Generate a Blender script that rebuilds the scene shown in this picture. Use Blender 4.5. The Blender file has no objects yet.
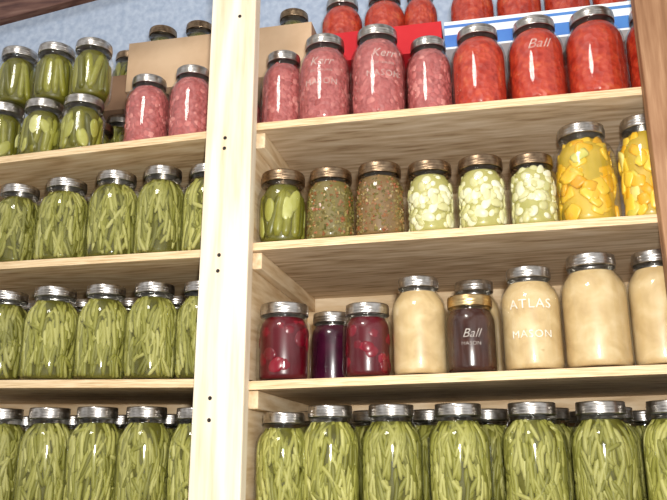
import bpy, math, random
from mathutils import Vector, Matrix, Euler
random.seed(7)
scn=bpy.context.scene
col=scn.collection
scn.view_settings.view_transform='Standard'

def lin(c):
    return tuple(((v/255)/12.92 if v/255<=0.04045 else ((v/255+0.055)/1.055)**2.4) for v in c)+(1,)

# ---------------------------------------------------------------- materials
def newmat(name):
    m=bpy.data.materials.new(name); m.use_nodes=True
    nt=m.node_tree; nt.nodes.clear()
    out=nt.nodes.new('ShaderNodeOutputMaterial')
    return m,nt,out
def principled(nt,out):
    p=nt.nodes.new('ShaderNodeBsdfPrincipled'); nt.links.new(p.outputs[0],out.inputs[0]); return p
def ramp(nt,src,stops):
    r=nt.nodes.new('ShaderNodeValToRGB'); e=r.color_ramp.elements
    while len(e)>1: e.remove(e[-1])
    e[0].position=stops[0][0]; e[0].color=lin(stops[0][1])
    for pos,c in stops[1:]:
        x=e.new(pos); x.color=lin(c)
    nt.links.new(src,r.inputs[0]); return r
def texcoord(nt,scale,kind='Object'):
    t=nt.nodes.new('ShaderNodeTexCoord'); m=nt.nodes.new('ShaderNodeMapping')
    m.inputs['Scale'].default_value=scale
    nt.links.new(t.outputs[kind],m.inputs[0]); return m.outputs[0]
def bump(nt,p,src,strength,dist=.002):
    b=nt.nodes.new('ShaderNodeBump'); b.inputs['Strength'].default_value=strength
    b.inputs['Distance'].default_value=dist
    nt.links.new(src,b.inputs['Height']); nt.links.new(b.outputs[0],p.inputs['Normal'])

def wood(name,scale,stops,rough=.6,seed=0.0,fine=1.0,ring=.16,fib=26,fibamt=1.0):
    m,nt,out=newmat(name); p=principled(nt,out)
    v=texcoord(nt,scale)
    info=nt.nodes.new('ShaderNodeObjectInfo')
    n1=nt.nodes.new('ShaderNodeTexNoise'); n1.noise_dimensions='4D'
    n1.inputs['Scale'].default_value=2.2; n1.inputs['Detail'].default_value=2
    n1.inputs['Distortion'].default_value=.6
    mu=nt.nodes.new('ShaderNodeMath'); mu.operation='MULTIPLY_ADD'
    mu.inputs[1].default_value=9; mu.inputs[2].default_value=seed
    nt.links.new(info.outputs['Random'],mu.inputs[0]); nt.links.new(mu.outputs[0],n1.inputs['W'])
    nt.links.new(v,n1.inputs['Vector'])
    k=nt.nodes.new('ShaderNodeMath'); k.operation='MULTIPLY'; k.inputs[1].default_value=60*fine
    nt.links.new(n1.outputs['Fac'],k.inputs[0])
    sn=nt.nodes.new('ShaderNodeMath'); sn.operation='SINE'; nt.links.new(k.outputs[0],sn.inputs[0])
    n2=nt.nodes.new('ShaderNodeTexNoise'); n2.inputs['Scale'].default_value=fib; n2.inputs['Detail'].default_value=6
    nt.links.new(v,n2.inputs['Vector'])
    f2=nt.nodes.new('ShaderNodeMath'); f2.operation='MULTIPLY_ADD'; f2.inputs[1].default_value=fibamt; f2.inputs[2].default_value=.5-.5*fibamt
    nt.links.new(n2.outputs['Fac'],f2.inputs[0])
    a=nt.nodes.new('ShaderNodeMath'); a.operation='MULTIPLY_ADD'; a.inputs[1].default_value=ring
    nt.links.new(sn.outputs[0],a.inputs[0]); nt.links.new(f2.outputs[0],a.inputs[2])
    r=ramp(nt,a.outputs[0],stops)
    nt.links.new(r.outputs[0],p.inputs['Base Color'])
    p.inputs['Roughness'].default_value=rough
    p.inputs['Specular IOR Level'].default_value=.2
    bump(nt,p,a.outputs[0],.08)
    return m
M_ply=wood('plywood_underside',(.6,4,4),[(.2,(160,130,98)),(.42,(198,172,138)),(.6,(212,188,156)),(.8,(226,206,178))],ring=.12,fine=1.1)
M_plyl=wood('plywood_yellow',(.6,4,4),[(.2,(170,134,92)),(.42,(206,174,130)),(.6,(220,192,150)),(.8,(232,210,172))],seed=3,ring=.12,fine=1.1)
M_edge=wood('plywood_edge',(1,3,40),[(.25,(178,144,100)),(.5,(222,194,152)),(.75,(240,218,182))],seed=1,ring=.05)
M_post=wood('planed_pine',(4,4,.3),[(.2,(214,188,150)),(.42,(236,218,190)),(.6,(245,232,208)),(.8,(250,242,224))],seed=5,fine=.8,ring=.13,fibamt=.6)
M_dark=wood('shaded_board',(4,4,.35),[(.2,(120,84,58)),(.45,(148,108,78)),(.62,(164,124,92)),(.8,(184,144,110))],seed=8,fine=.8,ring=.10)  # right post: its shadow is painted into the brown tones
M_head=wood('shaded_header_wood',(.8,5,5),[(.2,(70,48,46)),(.5,(98,70,62)),(.8,(118,90,80))],seed=2)  # header board: dark tones include the shade it stands in
M_cleat=wood('cleat_pine',(4,.5,4),[(.2,(196,162,118)),(.5,(222,196,156)),(.8,(238,218,186))],seed=4,ring=.1)
M_panel=wood('back_panel_wood',(.6,4,3),[(.2,(176,148,110)),(.5,(208,182,144)),(.8,(224,204,172))],seed=9,ring=.1)

def plain(name,c,rough=.5,metal=0,noise=None,nscale=20,bmp=0,kind='Object',spec=.5):
    m,nt,out=newmat(name); p=principled(nt,out)
    v=texcoord(nt,(1,1,1),kind)
    n=nt.nodes.new('ShaderNodeTexNoise'); n.inputs['Scale'].default_value=nscale; n.inputs['Detail'].default_value=5
    nt.links.new(v,n.inputs['Vector'])
    c2=noise or tuple(min(255,x*1.12) for x in c)
    r=ramp(nt,n.outputs['Fac'],[(.35,c),(.65,c2)])
    nt.links.new(r.outputs[0],p.inputs['Base Color'])
    p.inputs['Roughness'].default_value=rough; p.inputs['Metallic'].default_value=metal
    p.inputs['Specular IOR Level'].default_value=spec
    if bmp: bump(nt,p,n.outputs['Fac'],bmp)
    return m
M_wall=plain('pale_blue_plaster',(164,180,204),.9,nscale=60,noise=(190,203,222),bmp=.3)
M_floor=plain('concrete_floor',(120,116,110),.9,nscale=8,noise=(140,136,128))
M_card=plain('brown_cardboard',(196,164,130),.85,nscale=12,noise=(212,182,148))
M_cardd=plain('dark_cardboard',(120,92,70),.85,nscale=12,noise=(140,108,82))
M_redc=plain('red_printed_card',(186,30,40),.6,nscale=8,noise=(202,44,50),spec=.2)
M_white=plain('white_printed_card',(225,228,235),.5,nscale=8)
M_blue=plain('blue_printed_card',(60,110,190),.5,nscale=8,noise=(84,140,210))
M_silver=plain('tinned_steel_band',(212,208,204),.28,1,nscale=90,noise=(170,164,156))
M_silverl=plain('tinned_steel_disc',(206,202,196),.32,1,nscale=60,noise=(176,170,160))
M_bronze=plain('tarnished_brass_band',(172,148,120),.34,1,nscale=90,noise=(130,108,86))
M_gold=plain('brass_band',(222,196,144),.3,1,nscale=60,noise=(186,152,104))
M_screw=plain('dark_screw_steel',(50,44,42),.4,.8)

def glassmat(name,tint):
    m,nt,out=newmat(name)
    tr=nt.nodes.new('ShaderNodeBsdfTransparent'); tr.inputs[0].default_value=tint
    gl=nt.nodes.new('ShaderNodeBsdfAnisotropic'); gl.inputs['Roughness'].default_value=.05
    gl.inputs[0].default_value=(.95,.97,.97,1)
    lw=nt.nodes.new('ShaderNodeLayerWeight'); lw.inputs[0].default_value=.5
    po=nt.nodes.new('ShaderNodeMath'); po.operation='POWER'; po.inputs[1].default_value=3.5
    nt.links.new(lw.outputs['Facing'],po.inputs[0])
    ma=nt.nodes.new('ShaderNodeMath'); ma.operation='MULTIPLY_ADD'; ma.inputs[1].default_value=.5; ma.inputs[2].default_value=.04
    nt.links.new(po.outputs[0],ma.inputs[0])
    mx=nt.nodes.new('ShaderNodeMixShader')
    nt.links.new(ma.outputs[0],mx.inputs[0]); nt.links.new(tr.outputs[0],mx.inputs[1]); nt.links.new(gl.outputs[0],mx.inputs[2])
    nt.links.new(mx.outputs[0],out.inputs[0])
    v=texcoord(nt,(1,1,.6)); n=nt.nodes.new('ShaderNodeTexNoise'); n.inputs['Scale'].default_value=35
    nt.links.new(v,n.inputs['Vector'])
    b=nt.nodes.new('ShaderNodeBump'); b.inputs['Strength'].default_value=.35; b.inputs['Distance'].default_value=.002
    nt.links.new(n.outputs['Fac'],b.inputs['Height']); nt.links.new(b.outputs[0],gl.inputs['Normal'])
    return m
M_glass=glassmat('clear_jar_glass',(.97,.975,.96,1))
def milky(name,amt,c=(240,228,216)):
    m,nt,out=newmat(name)
    tr=nt.nodes.new('ShaderNodeBsdfTransparent')
    p=nt.nodes.new('ShaderNodeBsdfPrincipled'); p.inputs['Base Color'].default_value=lin(c); p.inputs['Roughness'].default_value=.15
    v=texcoord(nt,(1,1,1)); n=nt.nodes.new('ShaderNodeTexNoise'); n.inputs['Scale'].default_value=60
    nt.links.new(v,n.inputs['Vector'])
    mr=nt.nodes.new('ShaderNodeMapRange'); mr.inputs['From Min'].default_value=.3; mr.inputs['From Max'].default_value=.7
    mr.inputs['To Min'].default_value=amt*.5; mr.inputs['To Max'].default_value=amt*1.4
    nt.links.new(n.outputs['Fac'],mr.inputs[0])
    mx=nt.nodes.new('ShaderNodeMixShader'); nt.links.new(mr.outputs[0],mx.inputs[0])
    nt.links.new(tr.outputs[0],mx.inputs[1]); nt.links.new(p.outputs[0],mx.inputs[2]); nt.links.new(mx.outputs[0],out.inputs[0])
    return m
M_text=milky('raised_glass_lettering',.24)
M_text2=milky('raised_lettering_over_sauce',.62,(252,244,228))

def island(name,stops,rough=.35,nscale=60,namt=.25,spec=.5,vr=(.88,1.12)):
    """one tone per piece of food, with mottling"""
    m,nt,out=newmat(name); p=principled(nt,out)
    g=nt.nodes.new('ShaderNodeNewGeometry')
    v=texcoord(nt,(1,1,1)); n=nt.nodes.new('ShaderNodeTexNoise'); n.inputs['Scale'].default_value=nscale
    nt.links.new(v,n.inputs['Vector'])
    a=nt.nodes.new('ShaderNodeMath'); a.operation='MULTIPLY_ADD'; a.inputs[1].default_value=namt; a.inputs[2].default_value=-namt/2
    nt.links.new(n.outputs['Fac'],a.inputs[0])
    b=nt.nodes.new('ShaderNodeMath'); b.operation='ADD'
    nt.links.new(g.outputs['Random Per Island'],b.inputs[0]); nt.links.new(a.outputs[0],b.inputs[1])
    r=ramp(nt,b.outputs[0],stops)
    inf=nt.nodes.new('ShaderNodeObjectInfo')
    hs=nt.nodes.new('ShaderNodeHueSaturation')
    mr=nt.nodes.new('ShaderNodeMapRange'); mr.inputs['To Min'].default_value=vr[0]; mr.inputs['To Max'].default_value=vr[1]
    nt.links.new(inf.outputs['Random'],mr.inputs[0]); nt.links.new(mr.outputs[0],hs.inputs['Value'])
    nt.links.new(r.outputs[0],hs.inputs['Color']); nt.links.new(hs.outputs[0],p.inputs['Base Color'])
    p.inputs['Roughness'].default_value=rough; p.inputs['Specular IOR Level'].default_value=spec
    return m
def mush(name,stops,scale,rough=.35,bmp=.6,dist=.004,vor=True):
    m,nt,out=newmat(name); p=principled(nt,out)
    v=texcoord(nt,(1,1,1))
    n=nt.nodes.new('ShaderNodeTexNoise'); n.inputs['Scale'].default_value=scale; n.inputs['Detail'].default_value=6; n.inputs['Distortion'].default_value=.6
    nt.links.new(v,n.inputs['Vector'])
    r=ramp(nt,n.outputs['Fac'],stops); nt.links.new(r.outputs[0],p.inputs['Base Color'])
    p.inputs['Roughness'].default_value=rough
    if vor:
        w=nt.nodes.new('ShaderNodeTexVoronoi'); w.inputs['Scale'].default_value=scale*1.6
        nt.links.new(v,w.inputs['Vector']); bump(nt,p,w.outputs['Distance'],bmp,dist)
    else: bump(nt,p,n.outputs['Fac'],bmp,dist)
    return m
M_bean=island('green_beans',[(0,(112,110,42)),(.3,(136,134,58)),(.6,(154,151,74)),(.85,(170,166,92)),(1,(184,180,110))],rough=.5,spec=.3,vr=(.86,1.08))
M_beancore=plain('bean_brine',(100,97,36),.5,nscale=40,noise=(78,76,24),spec=.2)
M_pick=island('pickle_spears',[(0,(78,76,16)),(.35,(102,100,24)),(.7,(126,122,36)),(1,(150,148,58))],nscale=90,namt=.5)
M_pickcore=plain('pickle_brine',(90,86,20),.4,noise=(106,102,28))
M_pslice=island('pickle_slices',[(0,(140,138,52)),(.4,(166,164,76)),(.75,(184,182,100)),(1,(206,204,136))],nscale=90,namt=.4)
M_relish=island('relish_bits',[(0,(88,84,34)),(.25,(128,118,56)),(.5,(150,134,74)),(.68,(106,98,46)),(.86,(150,88,46)),(.95,(176,98,56)),(1,(190,168,110))])
M_relishcore=plain('relish_base',(106,94,44),.5,noise=(126,108,56))
M_relr=island('red_relish_bits',[(0,(100,90,40)),(.3,(136,120,60)),(.55,(150,104,58)),(.75,(160,84,54)),(.85,(130,116,62)),(1,(190,160,104))])
M_relrcore=plain('red_relish_base',(112,84,46),.5,noise=(130,102,60))
M_lima=island('pale_bean_slices',[(0,(192,186,122)),(.35,(212,206,152)),(.7,(226,220,176)),(1,(238,234,206))],nscale=80,namt=.3)
M_limacore=plain('pale_brine',(184,176,106),.4,noise=(166,160,88))
M_sq=island('yellow_squash_slices',[(0,(222,160,30)),(.35,(236,184,44)),(.6,(242,202,70)),(.8,(232,190,50)),(.9,(196,194,88)),(1,(246,226,136))],nscale=60,namt=.2)
M_sqcore=plain('squash_brine',(206,172,60),.4,noise=(184,156,48))
M_meat=island('pink_meat_chunks',[(0,(160,82,80)),(.4,(178,96,94)),(.75,(190,110,106)),(1,(206,136,130))],nscale=120,namt=.4,rough=.5,spec=.3)
M_meatcore=mush('pink_meat_juice',[(.3,(154,76,74)),(.5,(174,92,90)),(.7,(190,110,106))],70,rough=.5)
M_tom=island('tomato_pieces',[(0,(162,38,18)),(.4,(182,52,28)),(.75,(196,68,38)),(1,(208,100,60))],nscale=90,namt=.5,rough=.45,spec=.3)
M_tomcore=mush('crushed_tomato',[(.3,(158,36,18)),(.5,(184,54,30)),(.66,(196,74,42)),(.8,(208,112,70))],60,rough=.45)
M_beet=island('beet_slices',[(0,(84,0,16)),(.5,(112,2,26)),(1,(136,8,36))],rough=.3)
M_beetcore=plain('beet_juice',(76,0,14),.3,noise=(92,2,22))
M_plum=plain('dark_purple_preserve',(50,8,30),.25,noise=(72,16,44),nscale=40)
M_brown=plain('dark_brown_syrup',(50,24,18),.22,noise=(68,36,26),nscale=40)
M_cream=mush('cream_applesauce',[(.3,(184,154,108)),(.5,(202,174,126)),(.7,(216,192,148))],28,rough=.4,bmp=.15,vor=False)
M_creamc=island('pale_pear_pieces',[(0,(188,160,112)),(.5,(202,174,128)),(1,(216,192,150))],namt=.2)

# ---------------------------------------------------------------- mesh tools
class MB:
    def __init__(s): s.v=[];s.f=[];s.m=[];s.sm=[]
    def add(s,vs,fs,mi=0,smooth=True):
        o=len(s.v); s.v+= [tuple(x) for x in vs]
        for f in fs: s.f.append(tuple(i+o for i in f)); s.m.append(mi); s.sm.append(smooth)
    def mesh(s,name,mats):
        me=bpy.data.meshes.new(name); me.from_pydata(s.v,[],s.f)
        for m in mats: me.materials.append(m)
        me.polygons.foreach_set('material_index',s.m); me.polygons.foreach_set('use_smooth',s.sm)
        me.update(); return me
def lathe(prof,seg=40):
    vs=[];fs=[];rings=[]
    for r,z in prof:
        if r<1e-6: vs.append((0,0,z)); rings.append([len(vs)-1])
        else:
            st=len(vs)
            for i in range(seg):
                a=2*math.pi*i/seg; vs.append((r*math.cos(a),r*math.sin(a),z))
            rings.append(list(range(st,st+seg)))
    for A,B in zip(rings,rings[1:]):
        if len(A)==1 and len(B)==1: continue
        for i in range(seg):
            j=(i+1)%seg
            if len(A)==1: fs.append((A[0],B[j],B[i]))
            elif len(B)==1: fs.append((A[i],A[j],B[0]))
            else: fs.append((A[i],A[j],B[j],B[i]))
    return vs,fs
def interp(prof,z):
    for (r0,z0),(r1,z1) in zip(prof,prof[1:]):
        if z0<=z<=z1 and z1>z0: return r0+(r1-r0)*(z-z0)/(z1-z0)
    return prof[-1][0] if z>prof[-1][1] else prof[0][0]

QP=[(0,.001),(.030,0),(.038,0),(.044,.002),(.0475,.006),(.049,.013),(.049,.065),(.049,.112),(.0485,.121),(.0465,.130),(.043,.138),(.0385,.1445),(.0353,.149),(.0343,.152),(.0352,.1535),(.0352,.155),(.034,.157),(.034,.166)]
PP=[(0,.001),(.026,0),(.033,0),(.0375,.002),(.0402,.006),(.0415,.012),(.0415,.05),(.0415,.082),(.041,.088),(.0395,.094),(.037,.099),(.0352,.102),(.0343,.1045),(.0352,.106),(.0352,.1075),(.034,.109),(.034,.116)]
SPEC={'q':dict(prof=QP,R=.049,H=.178,band=.158,fill=.150,sh=.118),
      'p':dict(prof=PP,R=.0415,H=.129,band=.109,fill=.104,sh=.086)}
def inner(kind,inset):
    p=SPEC[kind]['prof']; f=SPEC[kind]['fill']
    o=[(0,.004)]
    for r,z in p[2:]:
        if z<f: o.append((max(r-inset,.004),max(z,.004)))
    o.append((interp(p[1:],f)-inset,f)); o.append((0,f))
    return o
glass_me={}; band_me={}; disc_me={}
for k in 'qp':
    S=SPEC[k]
    b=MB(); b.add(*lathe(S['prof'],48)); glass_me[k]=b.mesh('jar_glass',[M_glass])
    z=S['band']
    prof=[(.0348,z),(.0362,z),(.0368,z+.0012),(.0362,z+.0026),(.0362,z+.0042),(.0369,z+.0055),(.0363,z+.0070),(.0362,z+.0090),(.0369,z+.0105),(.0362,z+.0122),(.0362,z+.0150),(.0360,z+.0172),(.0350,z+.0184),(.0325,z+.0186),(.0310,z+.0183),(.0310,z+.0176)]
    for nm,mt in (('s',M_silver),('b',M_bronze),('g',M_gold)):
        b=MB(); b.add(*lathe(prof,48)); band_me[k+nm]=b.mesh('screw_band',[mt])
    b=MB(); b.add(*lathe([(0,z+.0145),(.0345,z+.0145),(.0345,z+.0165),(.0322,z+.0178),(.026,z+.0172),(.020,z+.0176),(.012,z+.0172),(0,z+.0172)],40)); disc_me[k]=b.mesh('lid_disc',[M_silverl])

def unitsphere(nu=10,nv=7):
    vs=[(0,0,1)];fs=[]
    for i in range(1,nv):
        t=math.pi*i/nv
        for j in range(nu):
            a=2*math.pi*j/nu; vs.append((math.sin(t)*math.cos(a),math.sin(t)*math.sin(a),math.cos(t)))
    vs.append((0,0,-1)); L=len(vs)-1
    for j in range(nu): fs.append((0,1+j,1+(j+1)%nu))
    for i in range(nv-2):
        o=1+i*nu
        for j in range(nu): fs.append((o+j,o+nu+j,o+nu+(j+1)%nu,o+(j+1)%nu))
    o=1+(nv-2)*nu
    for j in range(nu): fs.append((o+j,L,o+(j+1)%nu))
    return vs,fs
US,UF=unitsphere()
def blob(mb,R,phi,z,sn,st,su,spin,mi=0,jit=.0,tilt=0,sq=1.0):
    rot=Matrix.Rotation(spin,3,'X')@Matrix.Rotation(tilt,3,'Z')
    ph=[random.uniform(0,6.28) for _ in range(3)]
    vs=[]
    for p in US:
        q=Vector([math.copysign(abs(a)**sq,a) for a in p])
        k=1+jit*(math.sin(3*p[0]+ph[0])+math.sin(4*p[1]+ph[1])+math.sin(3*p[2]+ph[2]))
        q=rot@Vector((q[0]*sn*k,q[1]*st*k,q[2]*su*k))
        # wrap round the glass: sideways offset becomes an angle
        a=phi+q[1]/R; rr=R+q[0]
        vs.append((rr*math.cos(a),rr*math.sin(a),z+q[2]))
    mb.add(vs,UF,mi)
def tube(mb,kind,phi,z,L,r,tilt,depth,mi=0,rings=7,sides=7,curl=0):
    prof=SPEC[kind]['prof'][1:]; pts=[]
    f=SPEC[kind]['fill']
    for i in range(rings):
        s=(i/(rings-1)-.5)*L
        zz=z+s*math.cos(tilt); zz=min(max(zz,.004+r),f-r*.5)
        R=interp(prof,min(zz+ r,f))-.0024-r-depth
        a=phi+(s*math.sin(tilt)+curl*(s/L)**2*L)/max(R,.01)
        pts.append(Vector((R*math.cos(a),R*math.sin(a),zz)))
    vs=[];fs=[]
    for i,p in enumerate(pts):
        d=(pts[min(i+1,rings-1)]-pts[max(i-1,0)])
        if d.length<1e-6: d=Vector((0,0,1))
        d.normalize()
        n=Vector((p.x,p.y,0)).normalized(); b=d.cross(n).normalized(); n2=b.cross(d)
        rr=r*(.55 if i in(0,rings-1) else 1.0)
        for j in range(sides):
            a=2*math.pi*j/sides; vs.append(p+(n2*math.cos(a)+b*math.sin(a))*rr)
    for i in range(rings-1):
        for j in range(sides):
            fs.append((i*sides+j,i*sides+(j+1)%sides,(i+1)*sides+(j+1)%sides,(i+1)*sides+j))
    fs.append(tuple(range(sides))[::-1]); fs.append(tuple(range((rings-1)*sides,rings*sides)))
    mb.add(vs,fs,mi)
def cubebit(mb,kind,phi,z,s,mi):
    prof=SPEC[kind]['prof'][1:]
    R=interp(prof,z+.003)-.0022-s*.8-random.random()*.001
    M=Matrix.Translation((R*math.cos(phi),R*math.sin(phi),z))@Euler([random.uniform(0,6.28) for _ in range(3)]).to_matrix().to_4x4()
    sc=[s*random.uniform(.5,1.3) for _ in range(3)]
    vs=[M@Vector((x*sc[0],y*sc[1],w*sc[2])) for x in(-1,1) for y in(-1,1) for w in(-1,1)]
    mb.add(vs,[(0,1,3,2),(4,6,7,5),(0,4,5,1),(2,3,7,6),(0,2,6,4),(1,5,7,3)],mi,False)

def make_content(kind,food):
    S=SPEC[kind]; prof=S['prof'][1:]; f=S['fill']; mb=MB()
    R=S['R']; area=2*math.pi*R*f
    if food=='beans':
        mb.add(*lathe(inner(kind,.0082),32),mi=1)
        n=int(260*area/.046)
        for i in range(n):
            t=i/n
            L=random.uniform(.034,.062); tl=random.gauss(0,.24)
            if random.random()<.10: tl=random.uniform(-1.3,1.3); L*=.7
            z=random.uniform(.008+L*.3,f-L*.25)
            tube(mb,kind,(i*2.399963)%6.2832,z,L,random.uniform(.0033,.0044),tl,random.choice([0,0,.001,.002,.003]),curl=random.uniform(-.25,.25))
        mats=[M_bean,M_beancore]
    elif food in('pickles','spears'):
        mb.add(*lathe(inner(kind,.009),32),mi=1)
        n=15 if kind=='p' else 18
        for ring in range(2 if kind=='q' else 1):
            for i in range(n):
                L=f*.85 if kind=='p' else f*.5
                z=(f*.5 if kind=='p' else (f*.27 if ring==0 else f*.72))+random.uniform(-.006,.006)
                tube(mb,kind,i/n*6.283+random.uniform(-.1,.1),z,L,random.uniform(.0072,.0090),random.gauss(0,.14),random.uniform(0,.002),sides=10,curl=random.uniform(-.1,.1))
        if food=='pickles':
            for i in range(9):
                z=random.uniform(.025,f-.025); RR=interp(prof,z+.01)
                blob(mb,RR-.0055,i*.7+random.uniform(-.2,.2),z,.0028,.0115,.021,random.gauss(0,.3),2)
        mats=[M_pick,M_pickcore,M_pslice]
    elif food in('relish','redrelish'):
        mb.add(*lathe(inner(kind,.0035),40),mi=1)
        for i in range(720):
            z=random.uniform(.007,f-.002)
            cubebit(mb,kind,(i*2.399963)%6.2832,z,random.uniform(.0014,.0028),0)
        mats=[M_relish,M_relishcore] if food=='relish' else [M_relr,M_relrcore]
    elif food=='lima':
        mb.add(*lathe(inner(kind,.007),32),mi=1)
        for i in range(int(150*area/.027)):
            z=random.uniform(.012,f-.006); RR=interp(prof,z+.005)
            big=random.random()<.6
            blob(mb,RR-.0056-random.random()*.003,(i*2.399963)%6.2832,z,.0026,(.0082 if big else .005),(.0105 if big else .006)*random.uniform(.8,1.2),random.uniform(0,3.14),0,tilt=random.gauss(0,.2))
        mats=[M_lima,M_limacore]
    elif food=='squash':
        mb.add(*lathe(inner(kind,.009),32),mi=1)
        for i in range(78):
            z=random.uniform(.018,f-.012); RR=interp(prof,z+.010)
            blob(mb,RR-.0062-random.random()*.004,(i*2.399963)%6.2832,z,.0034,.0165*random.uniform(.6,1.15),.0115*random.uniform(.7,1.2),random.uniform(0,3.14),0,jit=.07,tilt=random.gauss(0,.16),sq=.55)
        mats=[M_sq,M_sqcore]
    elif food=='meat':
        mb.add(*lathe(inner(kind,.0040),40),mi=1)
        for i in range(230):
            z=random.uniform(.010,f-.004); RR=interp(prof,z+.005)
            blob(mb,RR-.0050-random.random()*.0012,(i*2.399963)%6.2832,z,.0024,.0068*random.uniform(.6,1.3),.0062*random.uniform(.6,1.3),random.uniform(0,3.14),0,jit=.08,sq=.8)
        mats=[M_meat,M_meatcore]
    elif food=='tomato':
        mb.add(*lathe(inner(kind,.0032),40),mi=1)
        for i in range(60):
            z=random.uniform(.012,f-.01); RR=interp(prof,z+.007)
            blob(mb,RR-.0052-random.random()*.001,(i*2.399963)%6.2832,z,.0024,.012*random.uniform(.5,1.2),.010*random.uniform(.5,1.2),random.uniform(0,3.14),0,jit=.12)
        mats=[M_tom,M_tomcore]
    elif food=='beet':
        mb.add(*lathe(inner(kind,.0055),40),mi=1)
        for i in range(30):
            z=random.uniform(.018,f-.016); RR=interp(prof,z+.01)
            blob(mb,RR-.0062-random.random()*.002,(i*2.399963)%6.2832,z,.0032,.015*random.uniform(.7,1.1),.014*random.uniform(.7,1.1),random.uniform(0,3.14),0,tilt=random.gauss(0,.08),jit=.03)
        mats=[M_beet,M_beetcore]
    elif food=='cream':
        mb.add(*lathe(inner(kind,.0024),44),mi=1)
        for i in range(10):
            z=random.uniform(.012,f-.012); RR=interp(prof,z+.007)
            blob(mb,RR-.0050,random.uniform(0,6.28),z,.0027,.010*random.uniform(.5,1.2),.009*random.uniform(.5,1.2),random.uniform(0,3.14),0,jit=.08)
        mats=[M_creamc,M_cream]
    elif food=='plum':
        mb.add(*lathe(inner(kind,.0024),44),mi=0); mats=[M_plum]
    elif food=='syrup':
        mb.add(*lathe(inner(kind,.0024),44),mi=0); mats=[M_brown]
    return mb.mesh('contents_'+food,mats)
ccache={}
NV={'beans':6,'lima':3,'tomato':3,'meat':3,'cream':2}
def content(kind,food):
    v=random.randrange(NV.get(food,2)); k=(kind,food,v)
    if k not in ccache: ccache[k]=make_content(kind,food)
    return ccache[k]
FN={'beans':('green_bean_jar','green_beans','green beans'),'pickles':('pickle_jar','pickles','sliced pickles'),'spears':('pickle_jar','pickle_spears','green pickle spears'),
'relish':('relish_jar','relish','green relish'),'redrelish':('relish_jar','relish','reddish relish'),'lima':('pale_bean_jar','pale_beans','pale whitish beans'),
'squash':('squash_jar','squash_slices','yellow squash'),'meat':('meat_jar','meat_chunks','pink meat'),'tomato':('tomato_jar','tomatoes','red tomatoes'),
'beet':('beet_jar','beets','dark red beets'),'cream':('applesauce_jar','applesauce','cream-coloured sauce'),'plum':('preserve_jar','preserve','purple preserve'),'syrup':('syrup_jar','syrup','brown syrup')}
def obj(name,me,parent=None,loc=(0,0,0)):
    o=bpy.data.objects.new(name,me); col.objects.link(o); o.location=loc
    if parent: o.parent=parent
    return o
def jar(kind,food,x,y,z,r=None,h=None,band='s',group='',extra=''):
    S=SPEC[kind]
    sr=(r/S['R']) if r else random.uniform(.97,1.02); sh=(h/S['H']) if h else random.uniform(.985,1.01)
    nm,cn,desc=FN[food]
    root=bpy.data.objects.new(nm,None); col.objects.link(root); root.empty_display_size=.03
    root.location=(x,y,z); root.scale=(sr,sr,sh)
    root.rotation_euler=(0,0,0 if extra else random.randrange(4)*math.pi/2)
    lid={'s':'silver lid','b':'bronze lid','g':'brass lid'}[band]
    size='quart' if kind=='q' else 'pint'
    lb=f"{size} glass jar of {desc} with {lid}"
    if extra: lb+=' '+extra
    root['label']=lb; root['category']='jar'; root['group']=group
    obj('jar_glass',glass_me[kind],root)
    obj('lid_disc',disc_me[kind],root)
    obj('screw_band',band_me[kind+band],root)
    c=obj(cn,content(kind,food),root); c['kind']='stuff'
    return root

# raised lettering wrapped around the glass
def lettering(root,kind,lines,mat=None,turn=0):
    R=SPEC[kind]['R']+.0001
    face=math.atan2(-1.2-root.location.y,-root.location.x)+turn
    for txt,size,z,shear,spacing in lines:
        cu=bpy.data.curves.new('t','FONT'); cu.body=txt; cu.size=size; cu.align_x='CENTER'; cu.align_y='CENTER'
        cu.extrude=.0006; cu.shear=shear; cu.space_character=spacing; cu.offset=-.0001; cu.resolution_u=3
        t=bpy.data.objects.new('t',cu); col.objects.link(t)
        bpy.context.view_layer.update()
        me=bpy.data.meshes.new_from_object(t.evaluated_get(bpy.context.evaluated_depsgraph_get()))
        bpy.data.objects.remove(t)
        for v in me.vertices:
            a=v.co.x/R + face; rr=R+.0004+v.co.z
            v.co=Vector((rr*math.cos(a),rr*math.sin(a),v.co.y+z))
        me.materials.clear(); me.materials.append(mat or M_text)
        o=obj('raised_lettering',me,root); o['label']='milky raised glass lettering'

# ---------------------------------------------------------------- room
def box(name,x0,x1,y0,y1,z0,z1,mat,parent=None,bev=.0015,dz=0.0,edge=None):
    """box with its origin at its centre; dz raises the x1 end relative to the x0 end"""
    cx,cy,cz=(x0+x1)/2,(y0+y1)/2,(z0+z1)/2
    vs=[]
    for x in(x0,x1):
        k=dz/2 if x==x1 else -dz/2
        for y in(y0,y1):
            for z in(z0,z1): vs.append((x-cx,y-cy,z-cz+k))
    me=bpy.data.meshes.new(name); me.from_pydata(vs,[],[(0,1,3,2),(4,6,7,5),(0,4,5,1),(2,3,7,6),(0,2,6,4),(1,5,7,3)])
    me.materials.append(mat)
    if edge: me.materials.append(edge); me.polygons[2].material_index=1
    me.update()
    o=obj(name,me,parent,(cx,cy,cz))
    if bev:
        b=o.modifiers.new('bevel','BEVEL'); b.width=bev; b.segments=2
    return o
w=box('wall_back',-2.2,1.6,.44,.54,-1.2,1.9,M_wall,bev=0); w['kind']='structure'
w=box('floor',-2.2,1.6,-2.2,.44,-1.3,-1.2,M_floor,bev=0); w['kind']='structure'

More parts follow.
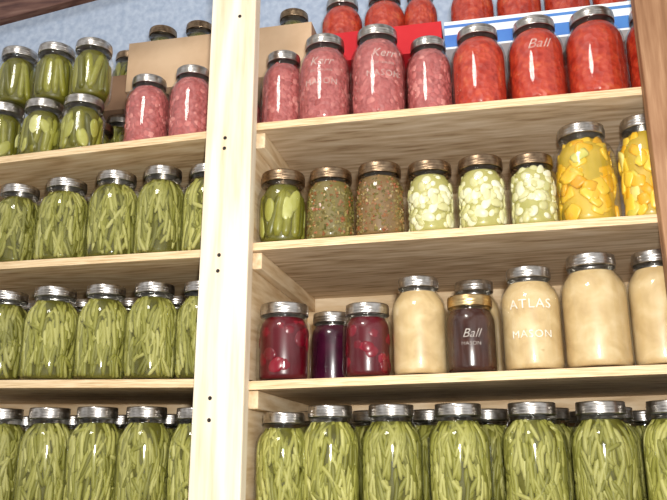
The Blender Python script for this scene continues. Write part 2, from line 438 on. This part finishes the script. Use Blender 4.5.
unit=bpy.data.objects.new('wooden_shelf_unit',None); col.objects.link(unit); unit.location=(-.3,.2,-1.2)
unit['label']='unpainted pine and plywood storage shelves full of canning jars'; unit['category']='shelves'
bpy.context.view_layer.update()
def part(name,*a,**k):
    o=box(name,*a,**k); o.parent=unit; o.matrix_parent_inverse=Matrix.Translation((.3,-.2,1.2)); return o
LN={'R1':(-.398,.593,0.0),'R2':(-.403,.365,.0108),'R3':(-.399,.126,.0175),'L1':(-.926,.573,.031),'L2':(-.897,.358,.0014),'L3':(-.868,.138,-.0167),'R4':(0,-.092,0),'L4':(0,-.092,0)}
def zs(k,x): a,b,m=LN[k]; return b+m*(x-a)
TH=.014
def board(k,x0,x1,mat):
    z0,z1=zs(k,x0),zs(k,x1)
    m=(z0+z1)/2
    return part('shelf_board',x0,x1,0,.42,m-TH,m,mat,dz=z1-z0,bev=0,edge=M_edge)
for k in('R1','R2','R3'): board(k,-.443,.52,M_ply)
for k in('L1','L2','L3'): board(k,-1.2,-.4445,M_plyl)
part('shelf_board',-1.2,.52,0,.42,-.092-TH,-.092,M_ply,edge=M_edge)
post=part('post',-.4865,-.3995,-.0302,-.0002,-1.2,1.12,M_post,bev=.003)
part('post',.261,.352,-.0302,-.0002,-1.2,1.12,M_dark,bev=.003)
part('post',-1.29,-1.2,-.0302,-.0002,-1.2,1.12,M_post,bev=.003)
part('header_board',-1.2,-.4445,.0002,.02,.905,.99,M_head,dz=.105)
part('divider_panel',-.4185,-.4065,.001,.42,-.092,.112,M_cleat,bev=0)
part('divider_panel',-.4185,-.4065,.001,.42,.131,.350,M_cleat,bev=0)
part('divider_panel',-.4185,-.4065,.001,.42,.3645,.578,M_cleat,bev=0)
for k in('R1','R2','R3'):
    z=zs(k,-.4)-TH-.0004
    part('cleat',-.406,-.388,.012,.415,z-.030,z,M_cleat,bev=.002)
part('back_panel',-1.2,.52,.4205,.4335,-.3,.590,M_panel,bev=0)
# screws in the post
for (x,z) in[(-.449,.555),(-.4495,.535),(-.451,.338),(-.452,.310),(-.456,.097),(-.456,.062),(-.430,.80)]:
    mb=MB(); mb.add(*lathe([(0,.0),(.0032,.0),(.0034,.0006),(.0028,.0012),(.0012,.0013),(.0008,.0006),(0,.0006)],14))
    o=obj('screw',mb.mesh('screw',[M_screw])); o.rotation_euler=(math.pi/2,0,0)
    o.location=(x,-.0302,z); o.parent=post
    o.matrix_parent_inverse=(Matrix.Translation((-.3,.2,-1.2))@Matrix.Translation((.3,-.2,1.2))@Matrix.Translation(post.location)).inverted()

# ---------------------------------------------------------------- jars, front ranks
e=.0004
G={'R1':'jars of meat and tomatoes on the top shelf','R2':'mixed pint jars on the middle shelf','R3':'jars of beets and sauce on the lower shelf','R4':'jars of green beans on the bottom shelf',
   'L1':'stacked jars on the top shelf','L2':'jars of green beans on the middle shelf','L3':'jars of green beans on the lower shelf','L4':'jars of green beans on the bottom shelf'}
def J(k,kind,food,x,y,r=None,h=None,**kw):
    kw.setdefault('group',G[k])
    return jar(kind,food,x,y,zs(k,x)+e,r and r/1000,h and h/1000,**kw)
J('R1','q','meat',-.375,.080,44,176)
a=J('R1','q','meat',-.286,.055,50,184,extra='and raised lettering')
lettering(a,'q',[('Kerr',.022,.112,.35,1),('SELF SEALING',.0062,.094,0,1.1),('MASON',.016,.072,0,1.15)],turn=-.15)
b_=J('R1','q','meat',-.184,.055,51,190,extra='and raised lettering')
lettering(b_,'q',[('Kerr',.022,.112,.35,1),('SELF SEALING',.0062,.094,0,1.1),('MASON',.016,.074,0,1.15)],turn=.2)
J('R1','q','meat',-.090,.075,44,168)
J('R1','q','tomato',.002,.055,49,167)
a=J('R1','q','tomato',.103,.055,49.5,171,extra='and raised script')
lettering(a,'q',[('Ball',.026,.108,.4,1)],turn=.1)
J('R1','q','tomato',.204,.055,51,174)
J('R1','q','tomato',.305,.06,49,174)
for food,x,r,h in[('pickles',-.362,45.5,140),('relish',-.2725,43.5,136),('redrelish',-.183,43.5,139),('lima',-.094,43.5,133),('lima',-.006,43.5,134),('lima',.080,41,129)]:
    J('R2','p',food,x,.047,r,h,band='b' if food!='lima' else random.choice('bs'))
J('R2','q','squash',.168,.062,52.5,182)
J('R2','q','squash',.268,.062,46.5,188)
J('R3','p','beet',-.3575,.056,48,137)
J('R3','p','plum',-.290,.145,41,134)
J('R3','p','beet',-.209,.052,42.5,127)
J('R3','q','cream',-.121,.055,46.3,168)
a=J('R3','p','syrup',-.036,.050,42,130,band='g',extra='and raised script')
lettering(a,'p',[('Ball',.020,.062,.4,1),('MASON',.0085,.046,0,1.1)])
J('R3','q','cream',-.030,.165,46.5,181)
a=J('R3','q','cream',.062,.055,48.3,172,extra='and raised lettering')
lettering(a,'q',[('ATLAS',.022,.108,0,1.12),('MASON',.0175,.058,0,1.12)],M_text2)
J('R3','q','cream',.163,.057,52.5,187)
J('R3','q','cream',.262,.062,46.5,187)
for x,r,h in[(-.356,47,170),(-.275,0,0),(-.172,0,0),(-.063,0,0),(.053,0,0),(.157,0,0),(.262,0,0)]:
    J('R4','q','beans',x,.056,r or 50.3,h or 180.5)
# stacked pints
P=[(-.966,.050,.0435,.1335),(-.874,.050,.0430,.129),(-.785,.050,.0440,.1255)]
for (x,y,r,h),(ux,f2) in zip(P,[(-.948,'spears'),(-.862,'spears'),(-.776,'spears')]):
    jar('p','pickles',x,y,zs('L1',x)+e,r,h,group=G['L1'])
    zt=zs('L1',x)+h*(.1276/.129)+.0012
    jar('p',f2,ux,.052,zt,.0415,.128,group=G['L1'])
J('L1','p','pickles',-.812,.150,40,118,band='b')
J('L1','q','meat',-.655,.070,45.5,163)
J('L1','q','meat',-.560,.070,46,169)
for x,r,h in[(-.912,49,168),(-.809,51,172),(-.702,50,179),(-.605,47.5,181),(-.512,46,177)]: J('L2','q','beans',x,.056,r,h)
for x,r,h in[(-.912,50,172),(-.810,51.5,177),(-.705,48,178),(-.607,48.5,179),(-.512,46,178)]: J('L3','q','beans',x,.056,r,h)
for x,r,h in[(-.895,49.5,184),(-.797,48,184),(-.702,48,184),(-.607,47.5,183),(-.514,45.5,180)]: J('L4','q','beans',x,.056,r,h)
# ranks behind
for k in('L2','L3','L4'):
    for yy,off in((.163,.012),(.268,-.02)):
        for i in range(6):
            x=-1.03+.1015*i+off
            if x>-.47: continue
            J(k,'q','beans',x,yy+random.uniform(-.003,.003),48,176)
for yy,off in((.163,.03),(.268,0),(.370,.03)):
    for i in range(8):
        J('R4','q','beans',-.352+.1015*i+off,yy+random.uniform(-.002,.002),48.5,178)
# top shelf: supporting rank + cardboard flats with jars standing in them
TZ=.7735
gb='jars at the back of the top shelf'
for i in range(11):
    x=-.70+.1*i
    if -.455<x<-.43: x=-.45
    k='L1' if x<-.4435 else 'R1'
    for yy in(.185,.345):
        z=zs(k,x)+e
        jar('q','meat' if x<-.1 else 'tomato',x,yy,z,.0475,(TZ-z),group=gb)
def carton(name,x0,x1,y0,y1,z0,h,mats,label,band=None):
    t=.004; mb=MB()
    def bx(a0,a1,b0,b1,c0,c1,mi):
        vs=[(x,y,z) for x in(a0,a1) for y in(b0,b1) for z in(c0,c1)]
        mb.add(vs,[(0,1,3,2),(4,6,7,5),(0,4,5,1),(2,3,7,6),(0,2,6,4),(1,5,7,3)],mi,False)
    W=(x1-x0)/2; Dp=(y1-y0)/2
    bx(-W,W,-Dp,Dp,0,t,0)
    bx(-W,W,-Dp,-Dp+t,t,h,0); bx(-W,W,Dp-t,Dp,t,h,0)
    bx(-W,-W+t,-Dp+t,Dp-t,t,h,0); bx(W-t,W,-Dp+t,Dp-t,t,h,0)
    if band:
        for (c0,c1,mi) in band:
            bx(-W-.0004,W+.0004,-Dp-.0006,-Dp-.0001,c0,c1,mi)
    o=obj(name,mb.mesh(name,mats)); o.location=((x0+x1)/2,(y0+y1)/2,z0)
    o['label']=label; o['category']='cardboard box'
    return o
z0=TZ+.0006
carton('cardboard_box',-.755,-.338,.155,.40,z0,.118,[M_card],'plain tan cardboard box resting on jars, holding more jars')
carton('cardboard_tray',-.332,-.066,.125,.40,z0,.064,[M_redc],'bright red cardboard tray resting on jars, holding jars')
carton('cardboard_tray',-.060,.30,.125,.40,z0,.060,[M_white,M_blue,M_redc],'white and blue printed cardboard tray resting on jars',band=[(.004,.030,1),(.046,.052,1)])
z1=z0+.0045
for x in(-.276,-.185,-.110): jar('q','tomato',x,.178,z1,.0455 if x!=-.110 else .0365,.165,group='jars in the red tray')
for x in(-.005,.088,.181,.262): jar('q','tomato',x,.178,z1,.046 if x<.2 else .034,.172,group='jars in the printed tray')
for x in(-.70,-.61,-.52,-.39): jar('q','pickles',x,.205,z1,.042,.168,band='b',group='jars in the cardboard box')
# small tray far left
for x,yy in((-.90,.21),(-.81,.25)):
    z=zs('L1',x)+e; jar('q','beans',x,yy,z,.046,.757-z,group=gb)
for x,yy in((-.90,.34),(-.81,.36)):
    z=zs('L1',x)+e; jar('q','beans',x,yy,z,.046,.757-z,group=gb)
carton('cardboard_tray',-.95,-.765,.2,.41,.7576,.085,[M_cardd],'low dark brown cardboard tray resting on jars')
jar('q','pickles',-.815,.27,.7622,.042,.172,band='b',group='jars in the brown tray')

# ---------------------------------------------------------------- light
def area(name,loc,rot,size,power,color=(1,1,1)):
    l=bpy.data.lights.new(name,'AREA'); l.energy=power; l.size=size; l.color=color; l.shape='DISK'
    o=bpy.data.objects.new(name,l); o.location=loc; o.rotation_euler=rot; col.objects.link(o)
    return o
def aim(o,t):
    d=Vector(t)-o.location; o.rotation_euler=d.to_track_quat('-Z','Y').to_euler()
f=area('camera_flash',(.03,-1.19,.10),(0,0,0),.05,19,(1,.98,.95)); aim(f,(-.2,.1,.35))
l=area('room_lamp',(-.6,-1.6,1.5),(0,0,0),.5,14,(1,.96,.9)); aim(l,(-.3,.2,.4))
wd=bpy.data.worlds.new('room'); scn.world=wd; wd.use_nodes=True
nt=wd.node_tree; bg=nt.nodes['Background']
tc=nt.nodes.new('ShaderNodeTexCoord'); n=nt.nodes.new('ShaderNodeTexNoise'); n.inputs['Scale'].default_value=2.2; n.inputs['Detail'].default_value=1
nt.links.new(tc.outputs['Generated'],n.inputs['Vector'])
r=nt.nodes.new('ShaderNodeValToRGB'); nt.links.new(n.outputs['Fac'],r.inputs[0])
r.color_ramp.elements[0].position=.4; r.color_ramp.elements[0].color=(.26,.25,.24,1)
r.color_ramp.elements[1].position=.62; r.color_ramp.elements[1].color=(1,.98,.96,1)
nt.links.new(r.outputs[0],bg.inputs[0]); bg.inputs[1].default_value=.85

# ---------------------------------------------------------------- camera
cd=bpy.data.cameras.new('camera'); cd.lens=750/667*36; cd.sensor_width=36; cd.clip_start=.02
cam=bpy.data.objects.new('camera',cd); col.objects.link(cam)
cam.location=(0,-1.2,0); cam.rotation_euler=(math.radians(90+15.65),0,math.radians(12.1))
scn.camera=cam
